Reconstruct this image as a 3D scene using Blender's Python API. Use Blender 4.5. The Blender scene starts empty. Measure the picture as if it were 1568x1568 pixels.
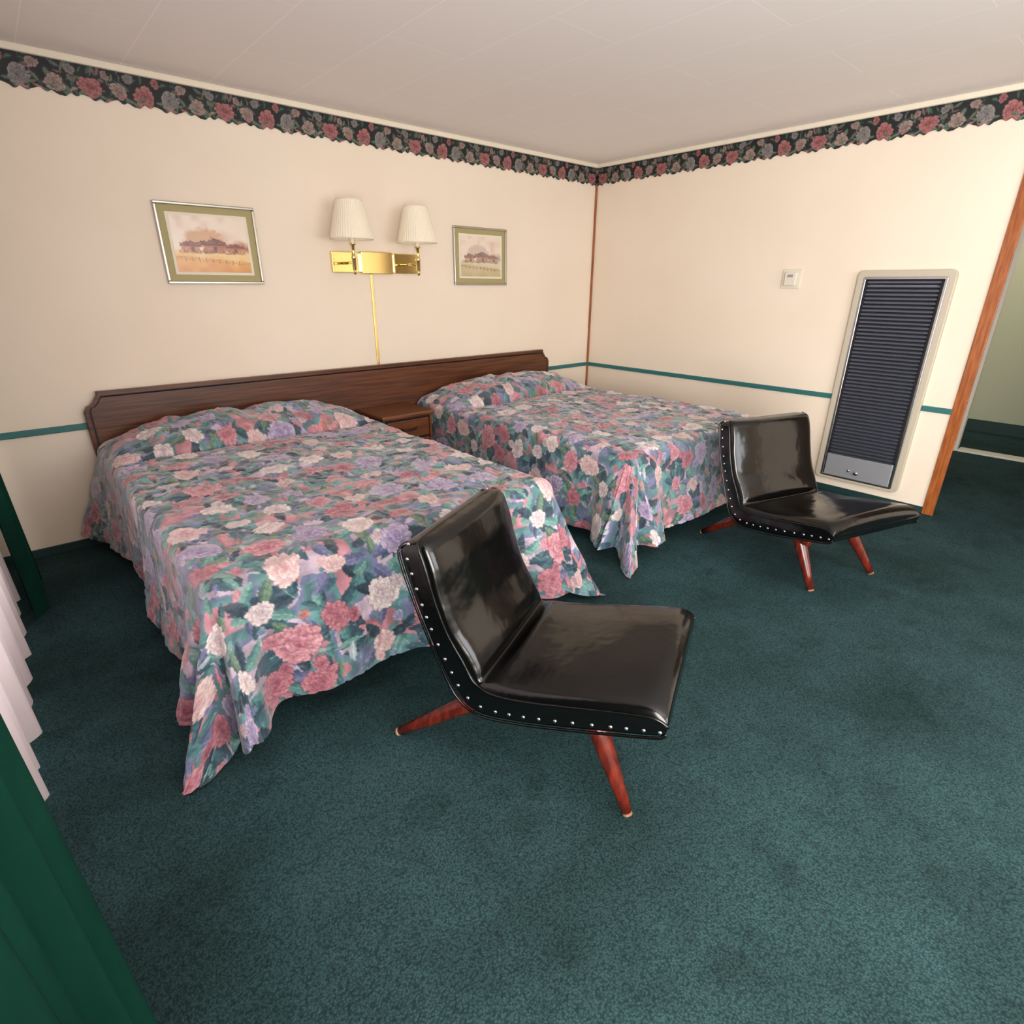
import bpy, bmesh, math, random
import numpy as np
from mathutils import Matrix, Vector
random.seed(7); rng=np.random.default_rng(11)
sc=bpy.context.scene
sc.view_settings.view_transform='Standard'
COL=bpy.context.collection
def lin(c):
    c=np.asarray(c,float)/255.0
    return np.where(c<=0.04045,c/12.92,((c+0.055)/1.055)**2.4)
def L4(r,g,b): return tuple(lin((r,g,b)))+(1.0,)

# ------------------------------------------------------------ materials
def mat(name,color=(200,200,200),rough=.6,metal=0.,noise=None,bump=None,spec=None,coat=0,sheen=0,attr=None,trans=0):
    m=bpy.data.materials.new(name);m.use_nodes=True;nt=m.node_tree;N=nt.nodes;Lk=nt.links
    b=N['Principled BSDF'];b.inputs['Base Color'].default_value=L4(*color)
    b.inputs['Roughness'].default_value=rough;b.inputs['Metallic'].default_value=metal
    if spec is not None:b.inputs['Specular IOR Level'].default_value=spec
    if coat:b.inputs['Coat Weight'].default_value=coat;b.inputs['Coat Roughness'].default_value=.12
    if sheen:b.inputs['Sheen Weight'].default_value=sheen;b.inputs['Sheen Roughness'].default_value=.5
    tc=N.new('ShaderNodeTexCoord')
    if attr:
        a=N.new('ShaderNodeAttribute');a.attribute_name=attr;Lk.new(a.outputs['Color'],b.inputs['Base Color'])
    elif noise: # (color2,scale,detail, stretch)
        c2,s,d,st=noise
        mp=N.new('ShaderNodeMapping');mp.inputs['Scale'].default_value=st
        n=N.new('ShaderNodeTexNoise');n.inputs['Scale'].default_value=s;n.inputs['Detail'].default_value=d
        r=N.new('ShaderNodeValToRGB');r.color_ramp.elements[0].position=.35;r.color_ramp.elements[1].position=.65
        r.color_ramp.elements[0].color=L4(*color);r.color_ramp.elements[1].color=L4(*c2)
        Lk.new(tc.outputs['Object'],mp.inputs[0]);Lk.new(mp.outputs[0],n.inputs['Vector']);Lk.new(n.outputs['Fac'],r.inputs[0]);Lk.new(r.outputs[0],b.inputs['Base Color'])
    if bump: # (scale,strength,dist)
        n2=N.new('ShaderNodeTexNoise');n2.inputs['Scale'].default_value=bump[0];n2.inputs['Detail'].default_value=3
        bp=N.new('ShaderNodeBump');bp.inputs['Strength'].default_value=bump[1];bp.inputs['Distance'].default_value=bump[2]
        Lk.new(tc.outputs['Object'],n2.inputs['Vector']);Lk.new(n2.outputs['Fac'],bp.inputs['Height']);Lk.new(bp.outputs[0],b.inputs['Normal'])
    return m
M={}
M['wall']=mat('wall_paint',(237,223,205),.7,noise=((234,219,200),1.5,2,(1,1,1)),bump=(60,.15,.002))
M['green_wall']=mat('green_wall_paint',(186,192,168),.7,bump=(60,.1,.002))
M['white']=mat('white_paint',(225,222,212),.45,bump=(20,.05,.001))
M['crown']=mat('cream_trim',(232,222,202),.5,bump=(20,.05,.001))
M['rail']=mat('teal_paint',(44,108,108),.45,bump=(30,.1,.001))
M['base']=mat('dark_teal_vinyl',(18,52,52),.5,bump=(30,.1,.001))
M['oak']=mat('honey_wood',(170,96,44),.35,noise=((134,70,28),14,6,(6,6,.6)),coat=.2)
M['walnut']=mat('walnut_laminate',(104,58,28),.38,noise=((66,34,16),5,7,(.6,14,14)),coat=.12)
M['walnut_lt']=mat('walnut_nightstand',(118,68,36),.32,noise=((80,42,20),7,7,(.6,14,14)),coat=.25)
M['walnut_dark']=mat('walnut_groove',(26,13,9),.6,bump=(30,.1,.001))
M['brass']=mat('brass',(236,212,142),.12,1.,bump=(4,.03,.002))
M['chrome']=mat('chrome',(190,190,190),.25,1.,bump=(4,.03,.002))
M['nail']=mat('nickel_nail',(220,220,225),.25,1.,bump=(4,.03,.002))
M['heater_frame']=mat('beige_enamel',(190,180,162),.45,bump=(10,.05,.001))
M['heater_dark']=mat('dark_louver',(138,142,158),.36,.8,bump=(10,.05,.001))
M['heater_void']=mat('heater_cavity',(16,16,18),.8,bump=(10,.05,.001))
M['heater_panel']=mat('gray_enamel',(168,170,176),.35,.4,bump=(10,.05,.001))
M['vinyl']=mat('black_vinyl',(6,6,6),.17,bump=(6,.35,.016),spec=.55,coat=.0)
M['chairleg']=mat('cherry_stained_wood',(112,36,20),.25,noise=((72,20,12),12,5,(4,4,.7)),coat=.35)
M['worn']=mat('worn_wood_tip',(180,150,120),.6,noise=((110,60,40),40,3,(1,1,1)))
M['mattress']=mat('mattress_ticking',(70,66,66),.9,bump=(50,.1,.002))
M['metalframe']=mat('bed_frame_metal',(30,28,27),.5,.7,bump=(20,.1,.001))
M['plastic']=mat('ivory_plastic',(222,214,198),.45,bump=(20,.05,.001))
M['velvet']=mat('green_velvet',(14,60,48),.9,noise=((8,44,35),5,3,(1,1,.3)),sheen=.0,bump=(160,.2,.002),spec=.1)
M['attr_fabric']=mat('floral_fabric',attr='Col',rough=.5,sheen=.4,bump=(30,.7,.010))
M['attr_paper']=mat('floral_wallpaper',attr='Col',rough=.6,bump=(90,.08,.001))
M['attr_print']=mat('watercolour_print',attr='Col',rough=.25,bump=(90,.05,.001))
M['mat_olive']=mat('olive_matboard',(166,154,106),.6,bump=(90,.05,.001))
M['mat_white']=mat('cream_matboard',(228,220,200),.6,bump=(90,.05,.001))
M['frame']=mat('silver_frame',(182,178,168),.3,.9,bump=(20,.05,.001))
def shade_mat(name,col,tr):
    m=bpy.data.materials.new(name);m.use_nodes=True;nt=m.node_tree;N=nt.nodes;Lk=nt.links
    b=N['Principled BSDF'];b.inputs['Base Color'].default_value=L4(*col);b.inputs['Roughness'].default_value=.8
    t=N.new('ShaderNodeBsdfTranslucent');t.inputs[0].default_value=L4(*col)
    w=N.new('ShaderNodeTexNoise');w.inputs['Scale'].default_value=200
    bp=N.new('ShaderNodeBump');bp.inputs['Strength'].default_value=.1;bp.inputs['Distance'].default_value=.001
    Lk.new(w.outputs['Fac'],bp.inputs['Height']);Lk.new(bp.outputs[0],b.inputs['Normal'])
    mx=N.new('ShaderNodeMixShader');mx.inputs[0].default_value=tr
    Lk.new(b.outputs[0],mx.inputs[1]);Lk.new(t.outputs[0],mx.inputs[2]);Lk.new(mx.outputs[0],N['Material Output'].inputs[0])
    return m
M['shade']=shade_mat('pleated_shade_fabric',(254,246,226),.25)
M['sheer']=shade_mat('sheer_fabric',(222,210,212),.4)
# carpet
def carpet():
    m=bpy.data.materials.new('teal_carpet');m.use_nodes=True;nt=m.node_tree;N=nt.nodes;Lk=nt.links
    b=N['Principled BSDF'];b.inputs['Roughness'].default_value=.95;b.inputs['Specular IOR Level'].default_value=.1
    tc=N.new('ShaderNodeTexCoord')
    def nz(s,d,r=.5):
        n=N.new('ShaderNodeTexNoise');n.inputs['Scale'].default_value=s;n.inputs['Detail'].default_value=d;n.inputs['Roughness'].default_value=r
        Lk.new(tc.outputs['Object'],n.inputs['Vector']);return n
    n1=nz(1.3,6,.65);n3=nz(4,6,.7)
    n2=N.new('ShaderNodeTexVoronoi');n2.inputs['Scale'].default_value=190;Lk.new(tc.outputs['Object'],n2.inputs['Vector'])
    n4=nz(90,3,.7)
    def ramp(src,p0,c0,p1,c1):
        r=N.new('ShaderNodeValToRGB');e=r.color_ramp.elements
        e[0].position=p0;e[0].color=c0;e[1].position=p1;e[1].color=c1;Lk.new(src,r.inputs[0]);return r.outputs[0]
    g=lambda v:(v,v,v,1)
    r1=ramp(n1.outputs['Fac'],.36,L4(38,60,60),.64,L4(55,82,86))
    r2=ramp(n2.outputs['Distance'],0,g(1.4),.8,g(.5))
    r3=ramp(n3.outputs['Fac'],.3,(.68,.64,.60,1),.46,g(1))
    r4=ramp(n4.outputs['Fac'],.35,g(.84),.65,g(1.14))
    def mul(a,c):
        x=N.new('ShaderNodeMix');x.data_type='RGBA';x.blend_type='MULTIPLY';x.inputs[0].default_value=1
        Lk.new(a,x.inputs[6]);Lk.new(c,x.inputs[7]);return x.outputs[2]
    Lk.new(mul(mul(mul(r1,r2),r3),r4),b.inputs['Base Color'])
    bp=N.new('ShaderNodeBump');bp.inputs['Strength'].default_value=.5;bp.inputs['Distance'].default_value=.003;bp.invert=True
    Lk.new(n2.outputs['Distance'],bp.inputs['Height']);Lk.new(bp.outputs[0],b.inputs['Normal'])
    return m
M['carpet']=carpet()
def ceil_mat():
    m=bpy.data.materials.new('ceiling_tile');m.use_nodes=True;nt=m.node_tree;N=nt.nodes;Lk=nt.links
    b=N['Principled BSDF'];b.inputs['Roughness'].default_value=.8
    tc=N.new('ShaderNodeTexCoord')
    br=N.new('ShaderNodeTexBrick');br.offset=.5;br.inputs['Scale'].default_value=1
    br.inputs['Brick Width'].default_value=1.22;br.inputs['Row Height'].default_value=.405;br.inputs['Mortar Size'].default_value=.0024;br.inputs['Mortar Smooth'].default_value=.5
    br.inputs['Color1'].default_value=L4(242,235,231);br.inputs['Color2'].default_value=L4(241,234,230);br.inputs['Mortar'].default_value=L4(252,248,245)
    mp=N.new('ShaderNodeMapping');mp.inputs['Rotation'].default_value=(0,0,math.pi/2)
    Lk.new(tc.outputs['Object'],mp.inputs[0]);Lk.new(mp.outputs[0],br.inputs['Vector']);Lk.new(br.outputs['Color'],b.inputs['Base Color'])
    return m
M['ceil']=ceil_mat()

# ------------------------------------------------------------ geometry helpers
def link(o,parent=None):
    COL.objects.link(o)
    if parent: o.parent=parent
    return o
def empty(name,loc=(0,0,0),rz=0):
    o=bpy.data.objects.new(name,None);o.location=loc;o.rotation_euler=(0,0,rz);o.empty_display_size=.1
    COL.objects.link(o);return o
def bm_obj(name,bm,m,parent=None,smooth=False,bevel=0,seg=2):
    me=bpy.data.meshes.new(name);bmesh.ops.recalc_face_normals(bm,faces=bm.faces);bm.to_mesh(me);bm.free()
    if smooth:
        for p in me.polygons:p.use_smooth=True
    me.materials.append(m);o=bpy.data.objects.new(name,me);link(o,parent)
    if bevel:
        b=o.modifiers.new('b','BEVEL');b.width=bevel;b.segments=seg;b.limit_method='ANGLE'
    return o
def addbox(bm,lo,hi):
    x0,y0,z0=lo;x1,y1,z1=hi
    v=[bm.verts.new(p) for p in [(x0,y0,z0),(x1,y0,z0),(x1,y1,z0),(x0,y1,z0),(x0,y0,z1),(x1,y0,z1),(x1,y1,z1),(x0,y1,z1)]]
    for f in [(0,3,2,1),(4,5,6,7),(0,1,5,4),(1,2,6,5),(2,3,7,6),(3,0,4,7)]: bm.faces.new([v[i] for i in f])
def boxes(name,bl,m,parent=None,bevel=0):
    bm=bmesh.new()
    for lo,hi in bl: addbox(bm,[min(a,b) for a,b in zip(lo,hi)],[max(a,b) for a,b in zip(lo,hi)])
    return bm_obj(name,bm,m,parent,bevel=bevel)
def grid_obj(name,P,m,parent=None,col=None,smooth=True,closed_u=False):
    H,W,_=P.shape
    me=bpy.data.meshes.new(name)
    idx=np.arange(H*W).reshape(H,W)
    if closed_u: idx=np.concatenate([idx,idx[:1]],0)
    q=np.stack([idx[:-1,:-1],idx[:-1,1:],idx[1:,1:],idx[1:,:-1]],-1).reshape(-1,4).astype(np.int32)
    me.vertices.add(H*W);me.vertices.foreach_set('co',P.reshape(-1).astype(np.float32))
    me.loops.add(q.size);me.loops.foreach_set('vertex_index',q.reshape(-1))
    me.polygons.add(len(q));me.polygons.foreach_set('loop_start',np.arange(0,q.size,4,dtype=np.int32))
    me.polygons.foreach_set('use_smooth',np.full(len(q),smooth))
    me.update(calc_edges=True);me.validate()
    if col is not None:
        a=me.color_attributes.new('Col','FLOAT_COLOR','POINT')
        c=np.ones((H*W,4),np.float32);c[:,:3]=col.reshape(-1,3);a.data.foreach_set('color',c.reshape(-1))
    me.materials.append(m);o=bpy.data.objects.new(name,me);link(o,parent);return o
def tube(bm,pts,radii,seg=12,cap=True):
    pts=[Vector(p) for p in pts];rings=[]
    for i,p in enumerate(pts):
        t=(pts[min(i+1,len(pts)-1)]-pts[max(i-1,0)]).normalized()
        up=Vector((0,0,1)) if abs(t.z)<.9 else Vector((1,0,0))
        a=t.cross(up).normalized();b=t.cross(a)
        r=radii[i] if hasattr(radii,'__len__') else radii
        rings.append([bm.verts.new(p+(a*math.cos(2*math.pi*k/seg)+b*math.sin(2*math.pi*k/seg))*r) for k in range(seg)])
    for i in range(len(rings)-1):
        for k in range(seg): bm.faces.new([rings[i][k],rings[i][(k+1)%seg],rings[i+1][(k+1)%seg],rings[i+1][k]])
    if cap: bm.faces.new(rings[0]);bm.faces.new(rings[-1])
def lathe(bm,prof,c,seg=24,pleat=0):
    rings=[]
    for r,z in prof:
        rings.append([bm.verts.new((c[0]+(r+(pleat*r if k%2 else 0))*math.cos(2*math.pi*k/seg),c[1]+(r+(pleat*r if k%2 else 0))*math.sin(2*math.pi*k/seg),c[2]+z)) for k in range(seg)])
    for i in range(len(rings)-1):
        for k in range(seg): bm.faces.new([rings[i][k],rings[i][(k+1)%seg],rings[i+1][(k+1)%seg],rings[i+1][k]])
    return rings
def cr(pts,n):
    pts=np.array(pts,float);P=np.vstack([2*pts[0]-pts[1],pts,2*pts[-1]-pts[-2]]);out=[]
    for u in np.linspace(0,len(pts)-1-1e-9,n):
        i=int(u);t=u-i;p0,p1,p2,p3=P[i:i+4]
        out.append(.5*((2*p1)+(-p0+p2)*t+(2*p0-5*p1+4*p2-p3)*t*t+(-p0+3*p1-3*p2+p3)*t**3))
    return np.array(out)
def vnoise(h,w,ch,cw,r=rng):
    g=r.random((ch,cw));g=np.pad(g,((0,1),(0,1)),mode='wrap')
    y=np.linspace(0,ch,h,endpoint=False);x=np.linspace(0,cw,w,endpoint=False)
    yi=y.astype(int);xi=x.astype(int);fy=y-yi;fx=x-xi;fy=(fy*fy*(3-2*fy))[:,None];fx=(fx*fx*(3-2*fx))[None]
    a=g[yi][:,xi];b=g[yi][:,xi+1];c=g[yi+1][:,xi];d=g[yi+1][:,xi+1]
    return a*(1-fy)*(1-fx)+b*(1-fy)*fx+c*fy*(1-fx)+d*fy*fx

# ------------------------------------------------------------ painters (sRGB floats 0..255, periodic tile)
class Tile:
    def __init__(s,W,H,res,bg,wrapy=True):
        s.W,s.H,s.res=W,H,res;s.nx=int(round(W/res));s.ny=int(round(H/res));s.wy=wrapy
        s.x=(np.arange(s.nx)+.5)*res;s.y=(np.arange(s.ny)+.5)*res;s.A=np.zeros((s.ny,s.nx,3))+np.array(bg,float)
    def win(s,cx,cy,R):
        dx=s.x-cx;dx=(dx+s.W/2)%s.W-s.W/2
        dy=s.y-cy
        if s.wy: dy=(dy+s.H/2)%s.H-s.H/2
        ix=np.where(np.abs(dx)<R)[0];iy=np.where(np.abs(dy)<R)[0]
        return np.ix_(iy,ix),np.broadcast_to(dx[ix][None],(len(iy),len(ix))),np.broadcast_to(dy[iy][:,None],(len(iy),len(ix)))
    def put(s,w,m,c):
        m=np.clip(m,0,1)[...,None];s.A[w]=s.A[w]*(1-m)+c*m
    def rose(s,cx,cy,R,light,dark,out=None,layers=5,squash=1):
        w,dx,dy=s.win(cx,cy,R*1.6);th=random.uniform(0,6.28)
        u=dx*math.cos(th)+dy*math.sin(th);v=(-dx*math.sin(th)+dy*math.cos(th))/squash
        light=np.array(light,float);dark=np.array(dark,float)
        aw=s.res*1.0
        for k in range(layers):
            f=(1-k/(layers+.3))**.9;ox,oy=(random.uniform(-.13,.13)*R*(k>0) for _ in range(2))
            uu=u-ox;vv=v-oy;r=np.hypot(uu,vv);a=np.arctan2(vv,uu)
            n=[9,8,7,6,5,4][k];ph=random.uniform(0,6.28);ph3=random.uniform(0,6.28)
            a2=a+.25*np.sin(2*a+ph3)+.12*np.sin(5*a+ph)
            pet=np.abs(np.cos(n/2*(a2+ph)))
            E=R*f*(.78+.20*pet**.6+.06*np.sin(3*a+ph3)+.02*np.sin(23*a))
            if k==0 and out is not None: s.put(w,(E*1.03-r)/aw*.7,np.array(out,float))
            t=np.clip(r/E,0,1)
            sh=np.clip(t**1.8*(.35+.65*pet)+.12*np.sin(a*31+k),0,1)
            c=dark+(light-dark)*sh[...,None]
            s.put(w,(E-r)/aw,c)
            s.put(w,np.clip(1-np.abs(r-E)/(aw*.8),0,1)*.35*(k>0),dark*.78)
    def leaf(s,cx,cy,Ln,wd,ang,c1,c2):
        w,dx,dy=s.win(cx,cy,Ln*.75)
        u=(dx*math.cos(ang)+dy*math.sin(ang))/Ln+.5;v=-dx*math.sin(ang)+dy*math.cos(ang)
        v=v-math.sin(ang*3)*.12*Ln*(u-.5)**2*4
        uu=np.clip(u,0,1);prof=wd*np.sin(np.pi*uu**.8)*(1+.08*np.sin(uu*38))
        m=np.clip((prof-np.abs(v))/s.res,0,1)*(u>0)*(u<1)
        c1=np.array(c1,float);c2=np.array(c2,float)
        t=np.clip(.5+v/(2*wd),0,1)*.8+.2*np.sin(uu*30+np.abs(v)/wd*5)*.5
        c=c1+(c2-c1)*np.clip(t,0,1)[...,None]
        s.put(w,m,c);s.put(w,m*np.clip(1-np.abs(v)/(s.res*.9),0,1)*.6,c2*1.12)
    def sat(s,k,gain=1,lift=0):
        g=s.A.mean(2,keepdims=True);s.A=(g+(s.A-g)*k)*gain+lift
    def lin(s): return lin(np.clip(s.A,0,255))
# bedspread tile
TW=1.2
T=Tile(TW,TW,.003,(150,120,135))
n1=vnoise(T.ny,T.nx,10,10);n2=vnoise(T.ny,T.nx,17,17);n3=vnoise(T.ny,T.nx,34,34)
bgc=[(198,128,142),(84,138,144),(108,120,160),(190,166,188),(48,84,102)]
sel=n1*.6+n2*.4
for i,(lo,hi) in enumerate([(0,.34),(.34,.48),(.48,.57),(.57,.67),(.67,1.01)]):
    T.A[(sel>=lo)&(sel<hi)]=bgc[i]
T.A*=(.78+.40*n3)[...,None]
def pts_tile(n,dmin):
    P=[];k=0
    while len(P)<n and k<12000:
        k+=1;p=(random.uniform(0,TW),random.uniform(0,TW))
        if all(math.hypot((p[0]-q[0]+TW/2)%TW-TW/2,(p[1]-q[1]+TW/2)%TW-TW/2)>dmin for q in P):P.append(p)
    return P
leafc=[((36,92,100),(112,172,166)),((26,58,78),(74,126,138)),((54,114,116),(148,194,180)),((70,78,120),(142,144,190)),((184,94,110),(226,160,170)),((48,90,82),(142,166,126)),((140,162,174),(210,216,220)),((22,44,62),(56,88,108))]
for i in range(290):
    c=random.choice(leafc);T.leaf(random.uniform(0,TW),random.uniform(0,TW),random.uniform(.06,.13),random.uniform(.011,.027),random.uniform(0,6.28),*c)
for i in range(100):
    T.rose(random.uniform(0,TW),random.uniform(0,TW),random.uniform(.014,.03),*random.choice([((226,154,164),(152,70,96)),((214,204,226),(118,118,174)),((182,200,214),(76,114,142)),((230,172,156),(176,86,90)),((234,222,218),(180,140,154))]),layers=3)
pal=[((252,242,234),(180,150,164)),((236,170,178),(166,78,100)),((208,192,216),(124,104,160)),((252,244,232),(200,164,174)),((222,142,152),(142,60,84)),((242,222,214),(200,142,152))]
P0=pts_tile(45,.138)
for i,p in enumerate(P0):
    for j in range(4):
        a=random.uniform(0,6.28);lc=random.choice(leafc[:4]+leafc[5:6]+leafc[7:]);T.leaf(p[0]+math.cos(a)*.08,p[1]+math.sin(a)*.08,.105,.023,a,*lc)
for i,p in enumerate(P0):
    c=pal[random.randrange(len(pal))]
    R=random.uniform(.044,.084)
    T.rose(p[0],p[1],R,c[0],c[1],np.array(c[1])*.5,layers=6,squash=random.uniform(.72,1))
    if random.random()<.6:
        a=random.uniform(0,6.28);T.rose(p[0]+math.cos(a)*R,p[1]+math.sin(a)*R,R*.5,c[0],c[1],np.array(c[1])*.55,layers=4,squash=.8)
T.sat(.83,.97,-1)
TL=T.lin()
def sampleT(s,t):
    i=(np.floor(s/T.res).astype(int))%T.nx;j=(np.floor(t/T.res).astype(int))%T.ny
    return TL[j,i]
# border tile
B=Tile(.62,.17,.0022,(15,24,26),wrapy=False)
B.A*=(.7+.6*vnoise(B.ny,B.nx,8,24))[...,None]
for i in range(70):
    B.leaf(random.uniform(0,.62),random.uniform(0,.17),random.uniform(.035,.065),random.uniform(.005,.011),random.uniform(0,6.28),*random.choice([((28,60,52),(92,120,100)),((18,46,42),(62,92,82)),((44,54,58),(114,124,122)),((74,54,56),(150,116,112)),((54,66,54),(128,132,108))]))
for i,(x,y,R,c) in enumerate([(.07,.06,.054,1),(.21,.055,.044,0),(.34,.06,.050,2),(.46,.055,.056,1),(.57,.065,.040,0),(.14,.12,.026,2),(.28,.12,.028,0),(.40,.125,.024,1),(.52,.125,.026,2),(.0,.12,.022,0)]):
    c=[((190,162,150),(106,84,78)),((196,128,122),(112,50,58)),((162,152,148),(84,80,82))][c]
    B.rose(x,y,R,c[0],c[1],(18,20,22),layers=5,squash=.85)
for i in range(22):
    B.leaf(.028*i,.016+.012*(i%3),.045,.008,random.uniform(-.6,.6),*random.choice([((44,76,64),(118,138,112)),((114,64,68),(190,132,126)),((100,84,80),(176,154,142))]))
B.sat(.9,.95)
BL=B.lin()

# ------------------------------------------------------------ room shell
XL=-4.80;YF=-6.3;H=2.44;DY0=-3.075;DY1=-4.05
boxes('floor',[((XL-.12,YF-.12,-.1),(3.6,.12,0))],M['carpet'])
boxes('ceiling',[((XL-.12,YF-.12,H),(3.6,.12,H+.1))],M['ceil'])
boxes('wall_back',[((XL-.12,0,0),(.12,.12,H))],M['wall'])
boxes('wall_right',[((0,0,0),(.12,DY0,H)),((0,DY0,2.06),(.12,DY1,H)),((0,DY1,0),(.12,YF,H))],M['wall'])
W1=(-.75,-3.5,.35,2.15);W2=(-3.95,-5.9,.25,2.2)
def wall_with(name,wins,axis,pos,th,a0,a1):
    bl=[];cur=a0
    for (w0,w1,z0,z1) in wins:
        bl+=[(cur,w0,0,H),(w0,w1,0,z0),(w0,w1,z1,H)];cur=w1
    bl.append((cur,a1,0,H));out=[]
    for (s,e,z0,z1) in bl:
        out.append(((pos,s,z0),(pos+th,e,z1)) if axis=='x' else ((s,pos,z0),(e,pos+th,z1)))
    return boxes(name,out,M['wall'])
wall_with('wall_left',[W1,W2],'x',XL,-.12,0,YF)
W3=(-3.9,-1.3,.6,2.15)
wall_with('wall_front',[W3],'y',YF,-.12,XL,0.12)
def winframe(name,axis,pos,w):
    a0,a1,z0,z1=w;t=.05;bl=[]
    segs=[(a0,a1,z0,z0+t),(a0,a1,z1-t,z1),(a0,a0+math.copysign(t,a1-a0),z0,z1),(a1-math.copysign(t,a1-a0),a1,z0,z1),((a0+a1)/2-.025,(a0+a1)/2+.025,z0,z1)]
    for s,e,p,q in segs:
        bl.append(((pos-.08,s,p),(pos-.04,e,q)) if axis=='x' else ((s,pos-.08,p),(e,pos-.04,q)))
    boxes(name,bl,M['white'],bevel=.004)
winframe('window_1','x',XL,W1);winframe('added_window_2','x',XL,W2);winframe('added_window_3','y',YF,W3)  # the later two are unseen, added as openings for the area lights
# hall beyond opening
boxes('wall_hall',[((.12,-2.55,0),(3.6,-2.43,H)),((.12,-4.17,0),(3.6,-4.05,H)),((2.08,-2.55,0),(2.18,-2.82,H)),((2.08,-2.82,2.05),(2.18,-3.65,H)),((2.08,-3.65,0),(2.18,-4.05,H))],M['wall'])
boxes('wall_far',[((3.2,-4.05,0),(3.3,-2.55,H))],M['green_wall'])
boxes('baseboard_far',[((3.185,-4.05,0),(3.2,-2.55,.12))],M['base'])
boxes('trim_8',[((2.06,-2.74,0),(2.08,-2.83,2.1)),((2.06,-3.64,0),(2.08,-3.73,2.1)),((2.06,-2.74,2.04),(2.08,-3.73,2.12)),((2.06,-2.83,0),(2.2,-3.64,.018))],M['white'],bevel=.005)
# trims
boxes('trim_1',[((-.014,DY0+.0,0),(.0,DY0-.065,2.12)),((0,DY0,0),(.12,DY0-.018,2.06)),((-.014,DY0,2.055),(0,DY1,2.12)),((-.014,DY1+.065,0),(0,DY1,2.12)),((0,DY1+.018,0),(.12,DY1,2.06))],M['oak'],bevel=.003)
boxes('trim_2',[((-.018,-.018,0),(0,0,H-.16))],M['oak'],bevel=.006)
boxes('trim_3',[((XL,-.013,.677),(-.018,0,.712))],M['rail'],bevel=.004)
boxes('trim_4',[((-.013,-.018,.677),(0,-2.358,.712)),((-.013,-2.912,.677),(0,DY0,.712))],M['rail'],bevel=.004)
boxes('trim_5',[((XL,-.024,H-.032),(0,0,H)),((-.024,-.024,H-.032),(0,YF,H))],M['crown'],bevel=.007)
boxes('baseboard_back',[((XL,-.01,0),(0,0,.05))],M['base'],bevel=.003)
boxes('baseboard_right',[((-.01,-.01,0),(0,DY0,.045))],M['base'],bevel=.003)
# wallpaper border
def border(name,length,place):
    res=.003;n=int(length/res);s=np.arange(n+1)*res
    k=40;v=np.linspace(0,1,k)[:,None]
    ztop=H-.030
    scal=.130+.006*np.sin(s*2*np.pi/.155)+.005*np.sin(s*2*np.pi/.062+1)+.006*np.abs(np.sin(s*2*np.pi/.0775))
    depth=scal[None]*v
    z=ztop-depth
    P=place(s[None]+0*v,z)
    i=np.floor(s/B.res).astype(int)%B.nx;j=np.clip(((.148-depth)/B.res).astype(int),0,B.ny-1)
    col=BL[j,np.broadcast_to(i,j.shape)]
    grid_obj(name,P,M['attr_paper'],col=col)
border('trim_6',4.79,lambda s,z:np.stack([-s-.003,0*s-.004,z],-1))
border('trim_7',6.28,lambda s,z:np.stack([0*s-.004,-s-.003,z],-1))

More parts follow.
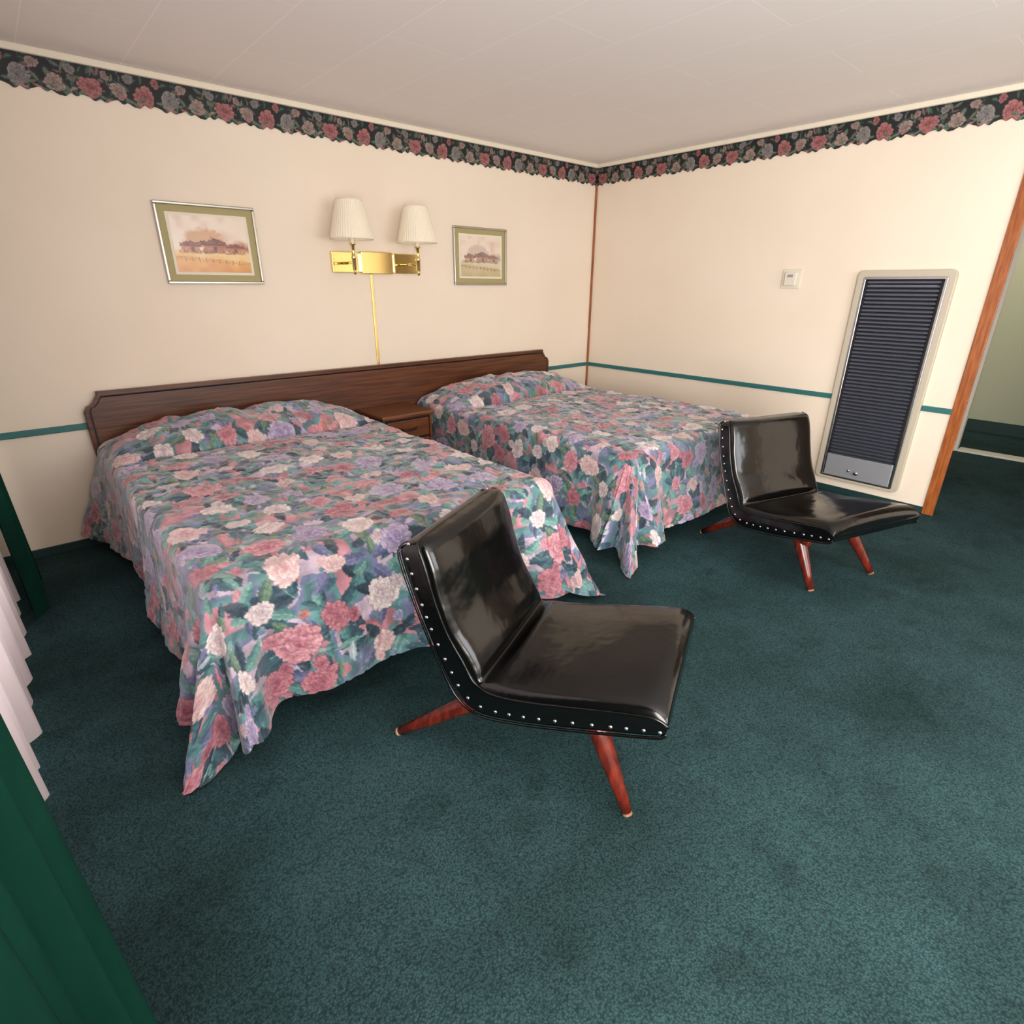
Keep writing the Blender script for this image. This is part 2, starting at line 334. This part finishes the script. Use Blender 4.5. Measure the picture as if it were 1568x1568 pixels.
# ------------------------------------------------------------ beds
def sm(x,a,b):
    t=np.clip((x-a)/(b-a),0,1);return t*t*(3-2*t)
def bed(cx,foot,seed,offs):
    e=empty('bed',(cx,0,0))
    w=1.50;rr=.055;zt=.60;hw=w/2-rr;Lc=foot-rr;y0=.07
    drop=.50;res=.0045
    S=np.arange(-(hw+drop+.05),hw+drop+.05+1e-6,res);Tt=np.arange(0,(Lc-y0)+drop+.03,res)
    s,t=np.meshgrid(S,Tt)
    L=Lc-y0
    es=np.maximum(np.abs(s)-hw,0);et=np.maximum(t-L,0)
    d=np.hypot(es,et)+1e-9;sg=np.sign(s)
    phi=np.arctan2(et,es)
    arc=rr*math.pi/2
    r=np.random.default_rng(seed)
    corner=(es>0)&(et>0)
    dsq=1/np.maximum(np.cos(phi),np.sin(phi))
    dm=1+.20*np.sin(2*phi)**2
    d=np.where(corner,d*(1+(dm/dsq-1)*sm(d,.1,.4)),d)
    R=.46
    p=np.where(et<=0,t-L,np.where(es<=0,R*np.pi/2+(hw-np.abs(s)),R*phi))
    dist_c=np.where(et<=0,L-t,np.where(es<=0,hw-np.abs(s),0))
    amp=.010+.062*np.exp(-(dist_c/.22)**2)
    lft=(sg<0)&(seed==1)
    ph=np.where(lft,R*.58,R*np.pi/4)
    lam=np.where(lft,.40,.42)
    c0=np.cos(2*np.pi*(p-ph)/lam)
    c0=np.sign(c0)*np.abs(c0)**.7
    fold=amp*(c0+.18*np.cos(2*np.pi*(p-ph)/.17+.8))
    fold+=np.where(et<=0,.016*np.sin(t*5.1+seed)+.011*np.sin(t*9.7+2*seed),0)+np.where(es<=0,.014*np.sin(s*6+seed)+.009*np.sin(s*13+seed),0)
    flare=np.where(et<=0,.06,.10)+np.where(lft,.10,.16)*np.exp(-(dist_c/.2)**2)
    if seed==1: flare=flare+np.where((et<=0)&(sg<0),.25*np.exp(-(t/.25)**2),0)
    flare=np.where((et<=0)&(sg>0)&(t<.5),.03,flare)
    if seed==2: flare=np.where((et<=0)&(sg<0)&(t<.55),.03,flare)
    dd=np.maximum(d-arc,0)
    f=np.clip(dd/.45,0,1.3)
    outw=np.where(d<arc,rr*np.sin(np.minimum(d,arc)/rr),rr+flare*dd+fold*f**1.2)
    down=np.where(d<arc,rr*(1-np.cos(np.minimum(d,arc)/rr)),rr+dd*np.sqrt(1-np.minimum(flare,.5)**2))
    lim=zt-.012
    exc=np.maximum(down-lim,0);down=np.minimum(down,lim);outw=outw+exc*.45
    den=np.hypot(es,et)+1e-9
    ux=es/den*sg;uy=et/den
    x=np.clip(s,-hw,hw)+ux*outw;y=np.minimum(t,L)+uy*outw
    z=zt-down
    tp=t/.50
    prof=np.where(tp<1,np.clip(np.sin(np.pi*np.clip(tp*.92+.08,0,1)),0,1)**.55,0)
    latp=(1-np.clip(np.abs(x)/(hw+.03),0,1)**4)*(1-.05*np.exp(-(x/.06)**2))
    wr=vnoise(len(Tt),len(S),24,26,r);wr2=vnoise(len(Tt),len(S),70,74,r);wr3=vnoise(len(Tt),len(S),9,9,r)
    # quilted puffs: stitched meanders sink between soft pillows
    qn=vnoise(len(Tt),len(S),30,30,r)*.7+vnoise(len(Tt),len(S),52,52,r)*.3
    qd=np.minimum(np.abs(qn-.42),np.abs(qn-.58));puff=np.clip(qd/.07,0,1)**.5
    z+=prof*latp*(.135+.022*(wr-.5))
    z-=.018*np.exp(-((t-.515-.02*(wr3-.5))/.018)**2)*(d<arc)
    top=1-sm(d,0,arc)
    z+=top*((wr3-.5)*.022+(wr-.5)*.014+(wr2-.5)*.008+(puff-.6)*.009)*sm(t,.0,.1)
    q=(wr2-.5)*.008+(wr-.5)*.018+(puff-.6)*.010
    x+=ux*q*f;y+=uy*q*f
    z=np.maximum(z,.008)
    P=np.stack([x,-(y+y0),z],-1)
    col=sampleT(s+offs[0]+5,t+offs[1])
    o=grid_obj('bedspread',P,M['attr_fabric'],e,col)
    boxes('mattress',[((-.69,-.10,.32),(.69,-foot+.08,.56))],M['mattress'],e,.05)
    boxes('box_spring',[((-.68,-.10,.15),(.68,-foot+.09,.315))],M['mattress'],e,.02)
    boxes('bed_frame',[((-.67,-.1,.11),(-.63,-foot+.1,.15)),((.63,-.1,.11),(.67,-foot+.1,.15)),((-.67,-foot+.14,.11),(.67,-foot+.1,.15))]+[((a-.02,b-.02,0),(a+.02,b+.02,.12)) for a in (-.64,.64) for b in (-.2,-foot+.3)],M['metalframe'],e,.004)
    return e
bed(-3.43,2.20,1,(.1,.2));bed(-1.335,2.18,2,(.45,.5))

# headboard
def headboard():
    e=empty('headboard',(0,0,0))
    x0,x1=-4.185,-.605;zt=.88;zb=.34
    def outl(i,n=8):
        c=.075
        pts=[(x0+i,zb+i)]
        pts+= [(x0+i,zt-c-.03),(x0+.02+i*.8,zt-c)]
        for k in range(n+1):
            pts.append((x0+.02+i*.7+(c-.02)*k/n, zt-c+(c-.018)*(1-math.cos(math.pi/2*k/n))-i*.3))
        pts.append((x0+c+i*.6,zt-i))
        left=pts
        right=[(x0+x1-a,b) for a,b in reversed(left)]
        return left+right
    def plate(name,pts,ya,yb,m,bev):
        bm=bmesh.new();a=[bm.verts.new((p[0],ya,p[1])) for p in pts];b=[bm.verts.new((p[0],yb,p[1])) for p in pts]
        bm.faces.new(a);bm.faces.new(b[::-1])
        for i in range(len(pts)):bm.faces.new([a[i],a[(i+1)%len(pts)],b[(i+1)%len(pts)],b[i]])
        return bm_obj(name,bm,m,e,bevel=bev)
    plate('board',outl(0),-.014,-.05,M['walnut'],.004)
    plate('groove',outl(.022),-.05,-.0512,M['walnut_dark'],0)
    plate('panel',outl(.032),-.05,-.0525,M['walnut'],0)
    boxes('legs',[((x0+.2,-.045,0),(x0+.3,-.015,.34)),((x1-.3,-.045,0),(x1-.2,-.015,.34)),((-2.44,-.045,0),(-2.34,-.015,.34))],M['walnut'],e)
headboard()
# nightstand
ns=empty('nightstand',(-2.385,-.055,0))
boxes('case',[((-.20,0,.05),(-.182,-.37,.55)),((.182,0,.05),(.20,-.37,.55)),((-.182,0,.05),(.182,-.02,.55)),((-.182,-.02,.05),(.182,-.37,.07))],M['walnut_lt'],ns,.003)
boxes('recess',[((-.182,-.02,.07),(.182,-.345,.55))],M['walnut_dark'],ns)
boxes('top',[((-.215,0,.555),(.215,-.395,.585))],M['walnut_lt'],ns,.010)
boxes('drawer_front',[((-.174,-.345,.405),(.174,-.374,.535)),((-.174,-.345,.24),(.174,-.374,.39)),((-.174,-.345,.08),(.174,-.374,.225))],M['walnut_lt'],ns,.007)
boxes('plinth',[((-.18,-.01,0),(.18,-.33,.05))],M['walnut_dark'],ns)
bm=bmesh.new()
for z in (.477,.322,.157):
    tube(bm,[(-.06,-.374,z),(-.05,-.392,z-.006),(0,-.396,z-.012),(.05,-.392,z-.006),(.06,-.374,z)],.006,8)
bm_obj('handles',bm,M['walnut_dark'],ns,True)

# ------------------------------------------------------------ slipper chairs
Op=[(.03,.758),(-.008,.73),(.002,.67),(.034,.57),(.072,.46),(.112,.35),(.160,.262),(.235,.222),(.36,.238),(.50,.270),(.65,.310),(.75,.338),(.778,.352),(.788,.372)]
Ip=[(.045,.764),(.085,.752),(.112,.69),(.134,.60),(.168,.50),(.212,.425),(.252,.362),(.315,.354),(.42,.368),(.54,.394),(.67,.420),(.745,.430),(.782,.414),(.791,.388)]
def chair(loc,rz,HW=.275,fy=(-.235,.235),fx=0):
    e=empty('slipper_chair',loc,rz)
    n=110;O=cr(Op,n);I=cr(Ip,n);mid=(O+I)/2
    u=np.linspace(0,1,n);hw=HW*np.ones(n)
    hw*=1-.05*np.exp(-((u-.42)/.12)**2)
    te=np.clip(1-u/.11,0,1);hw*=np.where(te>0,1-.24*(1-np.sqrt(1-te**2)),1)*(1-.04*sm(u,.45,0))
    te=np.clip(1-(1-u)/.05,0,1);hw*=np.where(te>0,1-.10*(1-np.sqrt(1-te**2)),1)
    A=np.linspace(-math.pi/2,math.pi/2,81)
    v=np.sin(A);v=np.sign(v)*np.abs(v)**(1/3.4)
    v[0]=-1;v[-1]=1
    k=np.clip(1-np.abs(v)**26,0,1)**(1/3.2)
    crown=.026*(1-np.abs(v)**2.6)
    nrm=(I-O);nrm/=np.linalg.norm(nrm,axis=1)[:,None]+1e-9
    crease=np.exp(-((u-.475)/.022)**2)
    endf=sm(u,0,.1)*(1-sm(u,.92,1))*(1-1.15*crease)
    rows=[]
    rr_=np.random.default_rng(3);wn=vnoise(n,len(v),14,7,rr_)-.5
    for i in range(n):
        row=[]
        for j in range(len(v)):
            p=mid[i]+(I[i]-mid[i])*k[j]+nrm[i]*(crown[j]*endf[i]-.012*crease[i]*k[j]+.006*wn[i,j]*crown[j]/.026);row.append((p[0],hw[i]*v[j],p[1]))
        for j in range(len(v)-2,0,-1):
            p=mid[i]+(O[i]-mid[i])*k[j];row.append((p[0],hw[i]*v[j],p[1]))
        rows.append(row)
    P=np.array(rows).transpose(1,0,2)
    o=grid_obj('upholstery',P,M['vinyl'],e,closed_u=True)
    bm=bmesh.new();bm.from_mesh(o.data);bmesh.ops.holes_fill(bm,edges=[x for x in bm.edges if x.is_boundary],sides=0);bmesh.ops.recalc_face_normals(bm,faces=bm.faces)
    for f in bm.faces:f.smooth=True
    bm.to_mesh(o.data);bm.free()
    bm=bmesh.new()
    for sgn in (-1,1):
        for fr,off in ((.76,.999),(.03,.985)):
            pts=[(O[i]+(I[i]-O[i])*fr) for i in range(3,n-3)]
            tube(bm,[(p[0],sgn*hw[i+3]*off,p[1]) for i,p in enumerate(pts)],.0045,6)
    bm_obj('piping',bm,M['vinyl'],e,True)
    bm=bmesh.new()
    for sgn in (-1,1):
        last=None
        for i in range(5,n-3):
            p=O[i]+(I[i]-O[i])*.30
            if last is None or np.linalg.norm(p-last)>=.040:
                last=p
                mtx=Matrix.Translation((p[0],sgn*hw[i]*1.0,p[1]))@Matrix.Diagonal((1,.6,1,1))
                bmesh.ops.create_uvsphere(bm,u_segments=10,v_segments=6,radius=.0058,matrix=mtx)
    bm_obj('nailheads',bm,M['nail'],e,True)
    k=0
    for y,yb in ((-1,fy[0]),(1,fy[1])):
        for top,bot in (((.27,.255),(-.095,0)),((.56,.30),(.711,0))):
            k+=1;a=Vector((top[0]+fx,y*.17,top[1]));b=Vector((bot[0]+fx,yb,bot[1]))
            bm=bmesh.new();ts=[0,.25,.5,.75,.96];tube(bm,[a.lerp(b,t) for t in ts],[.034,.031,.026,.020,.0148],16)
            bm_obj('leg_%d'%k,bm,M['chairleg'],e,True)
            bm=bmesh.new();tube(bm,[a.lerp(b,.96),a.lerp(b,.985)],[.015,.0145],14)
            bm_obj('leg_tip_%d'%k,bm,M['worn'],e,True)
    boxes('under_rail',[((.2,-.2,.235),(.6,-.17,.262)),((.2,.17,.235),(.6,.2,.262))],M['chairleg'],e,.004)
    return e
chair((-3.488,-2.470,0),math.atan2(-.907,.42))
chair((-1.317,-2.453,0),math.atan2(-.954,-.30),.305,(-.165,.29),-.06)

# ------------------------------------------------------------ wall sconce
wl=empty('wall_lamp',(0,0,0))
boxes('backplate',[((-2.645,0,1.505),(-2.46,-.03,1.635)),((-2.44,0,1.50),(-2.20,-.045,1.64)),((-2.18,0,1.505),(-1.975,-.03,1.635)),((-2.5,0,1.51),(-2.1,-.02,1.63))],M['brass'],wl,.004)
bm=bmesh.new()
for x in (-2.575,-2.085):
    tube(bm,[(x+.04*(1 if x<-2.3 else -1),-.03,1.565),(x+.02*(1 if x<-2.3 else -1),-.12,1.565),(x,-.2,1.565)],.009,10)
    lathe(bm,[(.001,-.075),(.012,-.07),(.008,-.055),(.015,-.04),(.015,.02),(.02,.025),(.012,.04),(.012,.10),(.022,.105),(.022,.112),(.001,.113)],(x,-.2,1.565),20)
bm_obj('arms',bm,M['brass'],wl,True)
bm=bmesh.new()
for x in (-2.575,-2.085):
    tube(bm,[(x,-.2,1.67),(x,-.2,1.73)],.012,12)
    lathe(bm,[(.135,0),(.130,.02),(.116,.08),(.098,.15),(.078,.222)],(x,-.2,1.70),96,pleat=.022)
bm_obj('shades',bm,M['shade'],wl,False)
bm=bmesh.new()
for x in (-2.575,-2.085):
    for z,r in ((1.702,.1365),(1.921,.079)):
        tube(bm,[(x+r*math.cos(a*math.pi/24),-.2+r*math.sin(a*math.pi/24),z) for a in range(49)],.0035,6,False)
bm_obj('shade_rims',bm,M['shade'],wl,True)
boxes('cord_cover',[((-2.365,0,.885),(-2.345,-.012,1.50))],M['brass'],wl,.003)

# ------------------------------------------------------------ pictures
def picture(x0,x1,z0,z1,seed,mw):
    e=empty('framed_picture',((x0+x1)/2,-.002,(z0+z1)/2));w=(x1-x0)/2;h=(z1-z0)/2;t=.015
    boxes('frame',[((-w,0,-h),(w,-.024,-h+t)),((-w,0,h-t),(w,-.024,h)),((-w,0,-h+t),(-w+t,-.024,h-t)),((w-t,0,-h+t),(w,-.024,h-t))],M['frame'],e,.004)
    boxes('outer_mat',[((-w+t,0,-h+t),(w-t,-.012,h-t))],M['mat_olive'],e)
    a=mw;boxes('inner_mat',[((-w+a,-.012,-h+a),(w-a,-.014,h-a))],M['mat_white'],e)
    a2=mw+.014;pw,phh=w-a2,h-a2
    ny,nx=150,200;r=np.random.default_rng(seed)
    Y=np.linspace(1,0,ny)[:,None]+np.zeros((1,nx));X=np.linspace(0,1,nx)[None]+np.zeros((ny,1))
    A=np.zeros((ny,nx,3))+np.array((232,216,198))
    n=vnoise(ny,nx,6,9,r);n2=vnoise(ny,nx,20,28,r);n3=vnoise(ny,nx,50,70,r)
    one=seed==1
    def blend(m,c):
        nonlocal A;m=np.clip(m,0,1)[...,None];A=A*(1-m)+np.array(c,float)*m
    blend((n-.45)*1.2*(Y>.5),(212,178,164))
    rd=np.hypot((X-.42)/.30,(Y-.52)/.30)+.25*(n2-.5)
    blend((1-rd)*6*(Y>.45)*(.55+.3*n),(206,160,124) if one else (206,188,172))
    blend((.55+.06*np.sin(X*9)+.05*(n2-.5)-Y)*12*(X>.55)*.7,(166,104,76) if one else (176,158,146))
    blend((.44+.04*(n-.5)-Y)*14,(232,196,138) if one else (214,202,176))
    blend((.34-.16*(X-.3)+.1*(n-.5)-Y)*9*(.7+.4*n2),(222,162,84) if one else (200,184,146))
    blend((.16+.2*(n-.5)-Y)*8*.7,(206,138,62) if one else (190,172,130))
    for bx,bw,bh,cr_,cw_ in [(.22,.26,.20,(112,56,42),(176,108,72)),(.52,.32,.26,(98,48,42),(160,92,66)),(.80,.24,.18,(116,62,50),(178,116,84))]:
        if not one: cr_=np.array(cr_)*.6+74;cw_=np.array(cw_)*.6+80
        wob=.03*(n3-.5)+.03*(n2-.5);rx=np.abs(X-bx+wob)
        wall=(rx<bw*.44)*(Y>.35+wob)*(Y<.37+bh*.55);roof=(Y>.37+bh*.45)*(Y<.37+bh-rx*.42+wob)*(rx<bw*.54)
        blend(wall*(.55+.4*n3),cw_);blend(roof*(.65+.3*n2),cr_)
        blend((np.abs(X-bx-.02)<.022)*(Y>.37)*(Y<.37+bh*.4)*.7,np.array(cr_)*.85)
    blend((np.abs(Y-.37-.03*(n2-.5))<.028)*(n3>.4)*.6*(X>.06)*(X<.94),(122,80,52) if one else (144,128,108))
    for k in range(9):
        fx=.12+.09*k;top=.30-.10*fx
        blend((np.abs(X-fx-.03*(top-Y))<.0045)*(Y<top)*(Y>top-.09)*.75,(120,74,50))
    for o_ in (.02,.05):
        blend((np.abs(Y-(.30-.10*X-o_)+.004*np.sin(X*40))<.0045)*.6,(130,84,56))
    P=np.stack([(X-.5)*2*pw,0*X-.0155,(Y-.5)*2*phh],-1)
    grid_obj('watercolour',P,M['attr_print'],e,lin(np.clip(A,0,255)))
picture(-3.635,-3.105,1.43,1.85,1,.05)
picture(-1.64,-1.105,1.43,1.85,2,.05)

# ------------------------------------------------------------ thermostat
th=empty('thermostat',(0,-1.915,1.48))
boxes('base',[((0,-.068,-.065),(-.012,.068,.065))],M['plastic'],th,.004)
boxes('cover',[((-.012,-.042,-.045),(-.034,.042,.045))],M['plastic'],th,.006)
boxes('dial',[((-.034,-.02,.012),(-.037,.02,.03))],M['heater_panel'],th,.001)
# ------------------------------------------------------------ wall heater
ht=empty('wall_heater',(0,-2.635,0))
z0,z1,hy=.10,1.53,.275;fw=.042
def rframe(name,hy,z0,z1,fw,x,m,rad,bev,low=0):
    bm=bmesh.new()
    def rr(a,zlo,zhi,r):
        pts=[]
        for cx,cz,st in ((a-r,zhi-r,0),(-a+r,zhi-r,90),(-a+r,zlo+r,180),(a-r,zlo+r,270)):
            for k in range(7): an=math.radians(st+15*k);pts.append((cx+r*math.cos(an),cz+r*math.sin(an)))
        return pts
    o=rr(hy,z0,z1,rad);i=rr(hy-fw,z0+fw-low,z1-fw,max(rad-fw*.6,.004))
    vo=[bm.verts.new((x,a,b)) for a,b in o];vi=[bm.verts.new((x,a,b)) for a,b in i]
    wo=[bm.verts.new((0,a,b)) for a,b in o];wi=[bm.verts.new((0,a,b)) for a,b in i];n=len(o)
    for k in range(n):
        l=(k+1)%n
        bm.faces.new([vo[k],vo[l],vi[l],vi[k]]);bm.faces.new([vo[k],wo[k],wo[l],vo[l]]);bm.faces.new([vi[k],vi[l],wi[l],wi[k]])
    return bm_obj(name,bm,m,ht,bevel=bev)
rframe('frame',hy,z0,z1,fw,-.030,M['heater_frame'],.035,.006,.02)
rframe('chrome_strip',hy-fw+.002,z0+.02,z1-fw+.002,.016,-.034,M['chrome'],.010,.003,.0)
iy=hy-fw-.014
boxes('cavity',[((0,-iy,z0+.02),(-.006,iy,z1-fw-.012))],M['heater_void'],ht)
bm=bmesh.new();nl=48;za=.30;zb=z1-fw-.02
for i in range(nl):
    z=za+(zb-za)*i/(nl-1);c=[(-.008,z-.004),(-.030,z-.016),(-.033,z-.005),(-.012,z+.003)]
    a=[bm.verts.new((p[0],-iy+.016,p[1])) for p in c];b=[bm.verts.new((p[0],iy-.016,p[1])) for p in c]
    bm.faces.new(a);bm.faces.new(b[::-1])
    for k in range(4):bm.faces.new([a[k],a[(k+1)%4],b[(k+1)%4],b[k]])
bm_obj('louvers',bm,M['heater_dark'],ht)
boxes('louver_rails',[((-.006,-iy,za),(-.032,-iy+.014,zb)),((-.006,iy-.014,za),(-.032,iy,zb))],M['heater_void'],ht,.002)
boxes('top_baffle',[((-.03,-iy+.03,zb-.035),(-.040,iy-.03,zb-.028))],M['heater_dark'],ht)
boxes('lower_panel',[((-.006,-iy+.004,z0+.03),(-.032,iy-.004,.292))],M['heater_panel'],ht,.006)
bm=bmesh.new();tube(bm,[(-.032,.0,.18),(-.044,.0,.18)],.014,16);tube(bm,[(-.032,.05,.19),(-.042,.05,.19)],.009,12);bm_obj('knobs',bm,M['chrome'],ht,True)

# ------------------------------------------------------------ curtains
def drape(name,y0,y1,ztop,zbot,x_top,x_bot,amp,lam,m,seed,parent=None,hemwave=0):
    ny=int(abs(y1-y0)/.006);nz=60
    v=np.linspace(0,1,nz)[:,None];y=np.linspace(y0,y1,ny)[None]
    r=np.random.default_rng(seed);ph=r.random(4)*6
    wv=np.sin(2*np.pi*y/lam+ph[0]+.8*np.sin(y*3.1+ph[1])+.5*v)+.3*np.sin(2*np.pi*y/lam*1.7+ph[2]+v*1.6)
    x=x_top+(x_bot-x_top)*v**1.5+amp*wv*(.45+.55*v)
    yy=y+.012*np.cos(2*np.pi*y/lam*1.3+ph[3])*v
    z=ztop+(zbot-ztop)*v+hemwave*wv*v**4
    P=np.stack([x+0*y,yy+0*v,z+0*y],-1)
    return grid_obj(name,P,m,parent)
def rod(x,ya,yb,parent):
    bm=bmesh.new();tube(bm,[(x,ya,2.325),(x,yb,2.325)],.011,12)
    for yy in (ya-.03,yb+.03): tube(bm,[(-4.80,yy,2.325),(x,yy,2.325)],.006,8)
    bm_obj('curtain_rod',bm,M['white'],parent,True)
cu=empty('green_drape',(0,0,0))
drape('panel_far',-.28,-.80,2.3,.02,-4.63,-4.600,.026,.13,M['velvet'],3,cu);rod(-4.63,-.24,-.66,cu)
cu2=empty('green_drape',(0,0,0))
drape('panel_near',-2.86,-3.75,2.3,.01,-4.62,-4.574,.038,.13,M['velvet'],5,cu2);rod(-4.63,-3.74,-3.84,cu2)
sh=empty('sheer_curtain',(0,0,0))
drape('sheer_panel',-.72,-3.7,2.28,.10,-4.715,-4.680,.032,.18,M['sheer'],8,sh,.008);rod(-4.72,-.7,-3.72,sh)

# ------------------------------------------------------------ camera
f=853.4;p,yw,ro=math.radians(22.15),math.radians(48.48),math.radians(.24)
F=Vector((math.cos(yw)*math.cos(p),math.sin(yw)*math.cos(p),-math.sin(p)));R=Vector((math.sin(yw),-math.cos(yw),0));U=R.cross(F)
R2=R*math.cos(ro)+U*math.sin(ro);U2=-R*math.sin(ro)+U*math.cos(ro)
ca=bpy.data.cameras.new('camera');ca.lens=36*f/1568;ca.sensor_width=36;ca.clip_start=.02
co=bpy.data.objects.new('camera',ca);COL.objects.link(co)
mt=Matrix((R2,U2,-F)).transposed().to_4x4();mt.translation=Vector((-4.435,-3.863,1.431));co.matrix_world=mt
sc.camera=co

# ------------------------------------------------------------ lights
def area(name,loc,rot,sx,sy,e,col):
    l=bpy.data.lights.new(name,'AREA');l.shape='RECTANGLE';l.size=sx;l.size_y=sy;l.energy=e;l.color=col
    o=bpy.data.objects.new(name,l);o.location=loc;o.rotation_euler=rot;COL.objects.link(o);return o
area('window_area_light',(-4.87,-4.92,1.22),(0,-math.pi/2-.26,0),1.8,1.9,215,(1,.965,.92))  # light added at an unseen window, tilted up to brighten the ceiling
area('window_area_light',(-2.6,-6.36,1.38),(math.pi/2+.2,0,0),2.5,1.5,92,(.97,.98,1))  # fill added behind the camera for the back wall, no window seen
area('window_area_light',(-4.90,-2.1,1.25),(0,-math.pi/2,0),1.75,2.7,48,(1,.96,.94))
area('hall_fill_light',(2.7,-3.3,2.40),(0,0,0),.5,.5,8,(1,.95,.85))  # fill added to brighten the hall, no fixture seen there
wd=bpy.data.worlds.new('world');sc.world=wd;wd.use_nodes=True
bg=wd.node_tree.nodes['Background'];sk=wd.node_tree.nodes.new('ShaderNodeTexSky');sk.sky_type='HOSEK_WILKIE'
wd.node_tree.links.new(sk.outputs[0],bg.inputs[0]);bg.inputs[1].default_value=.5
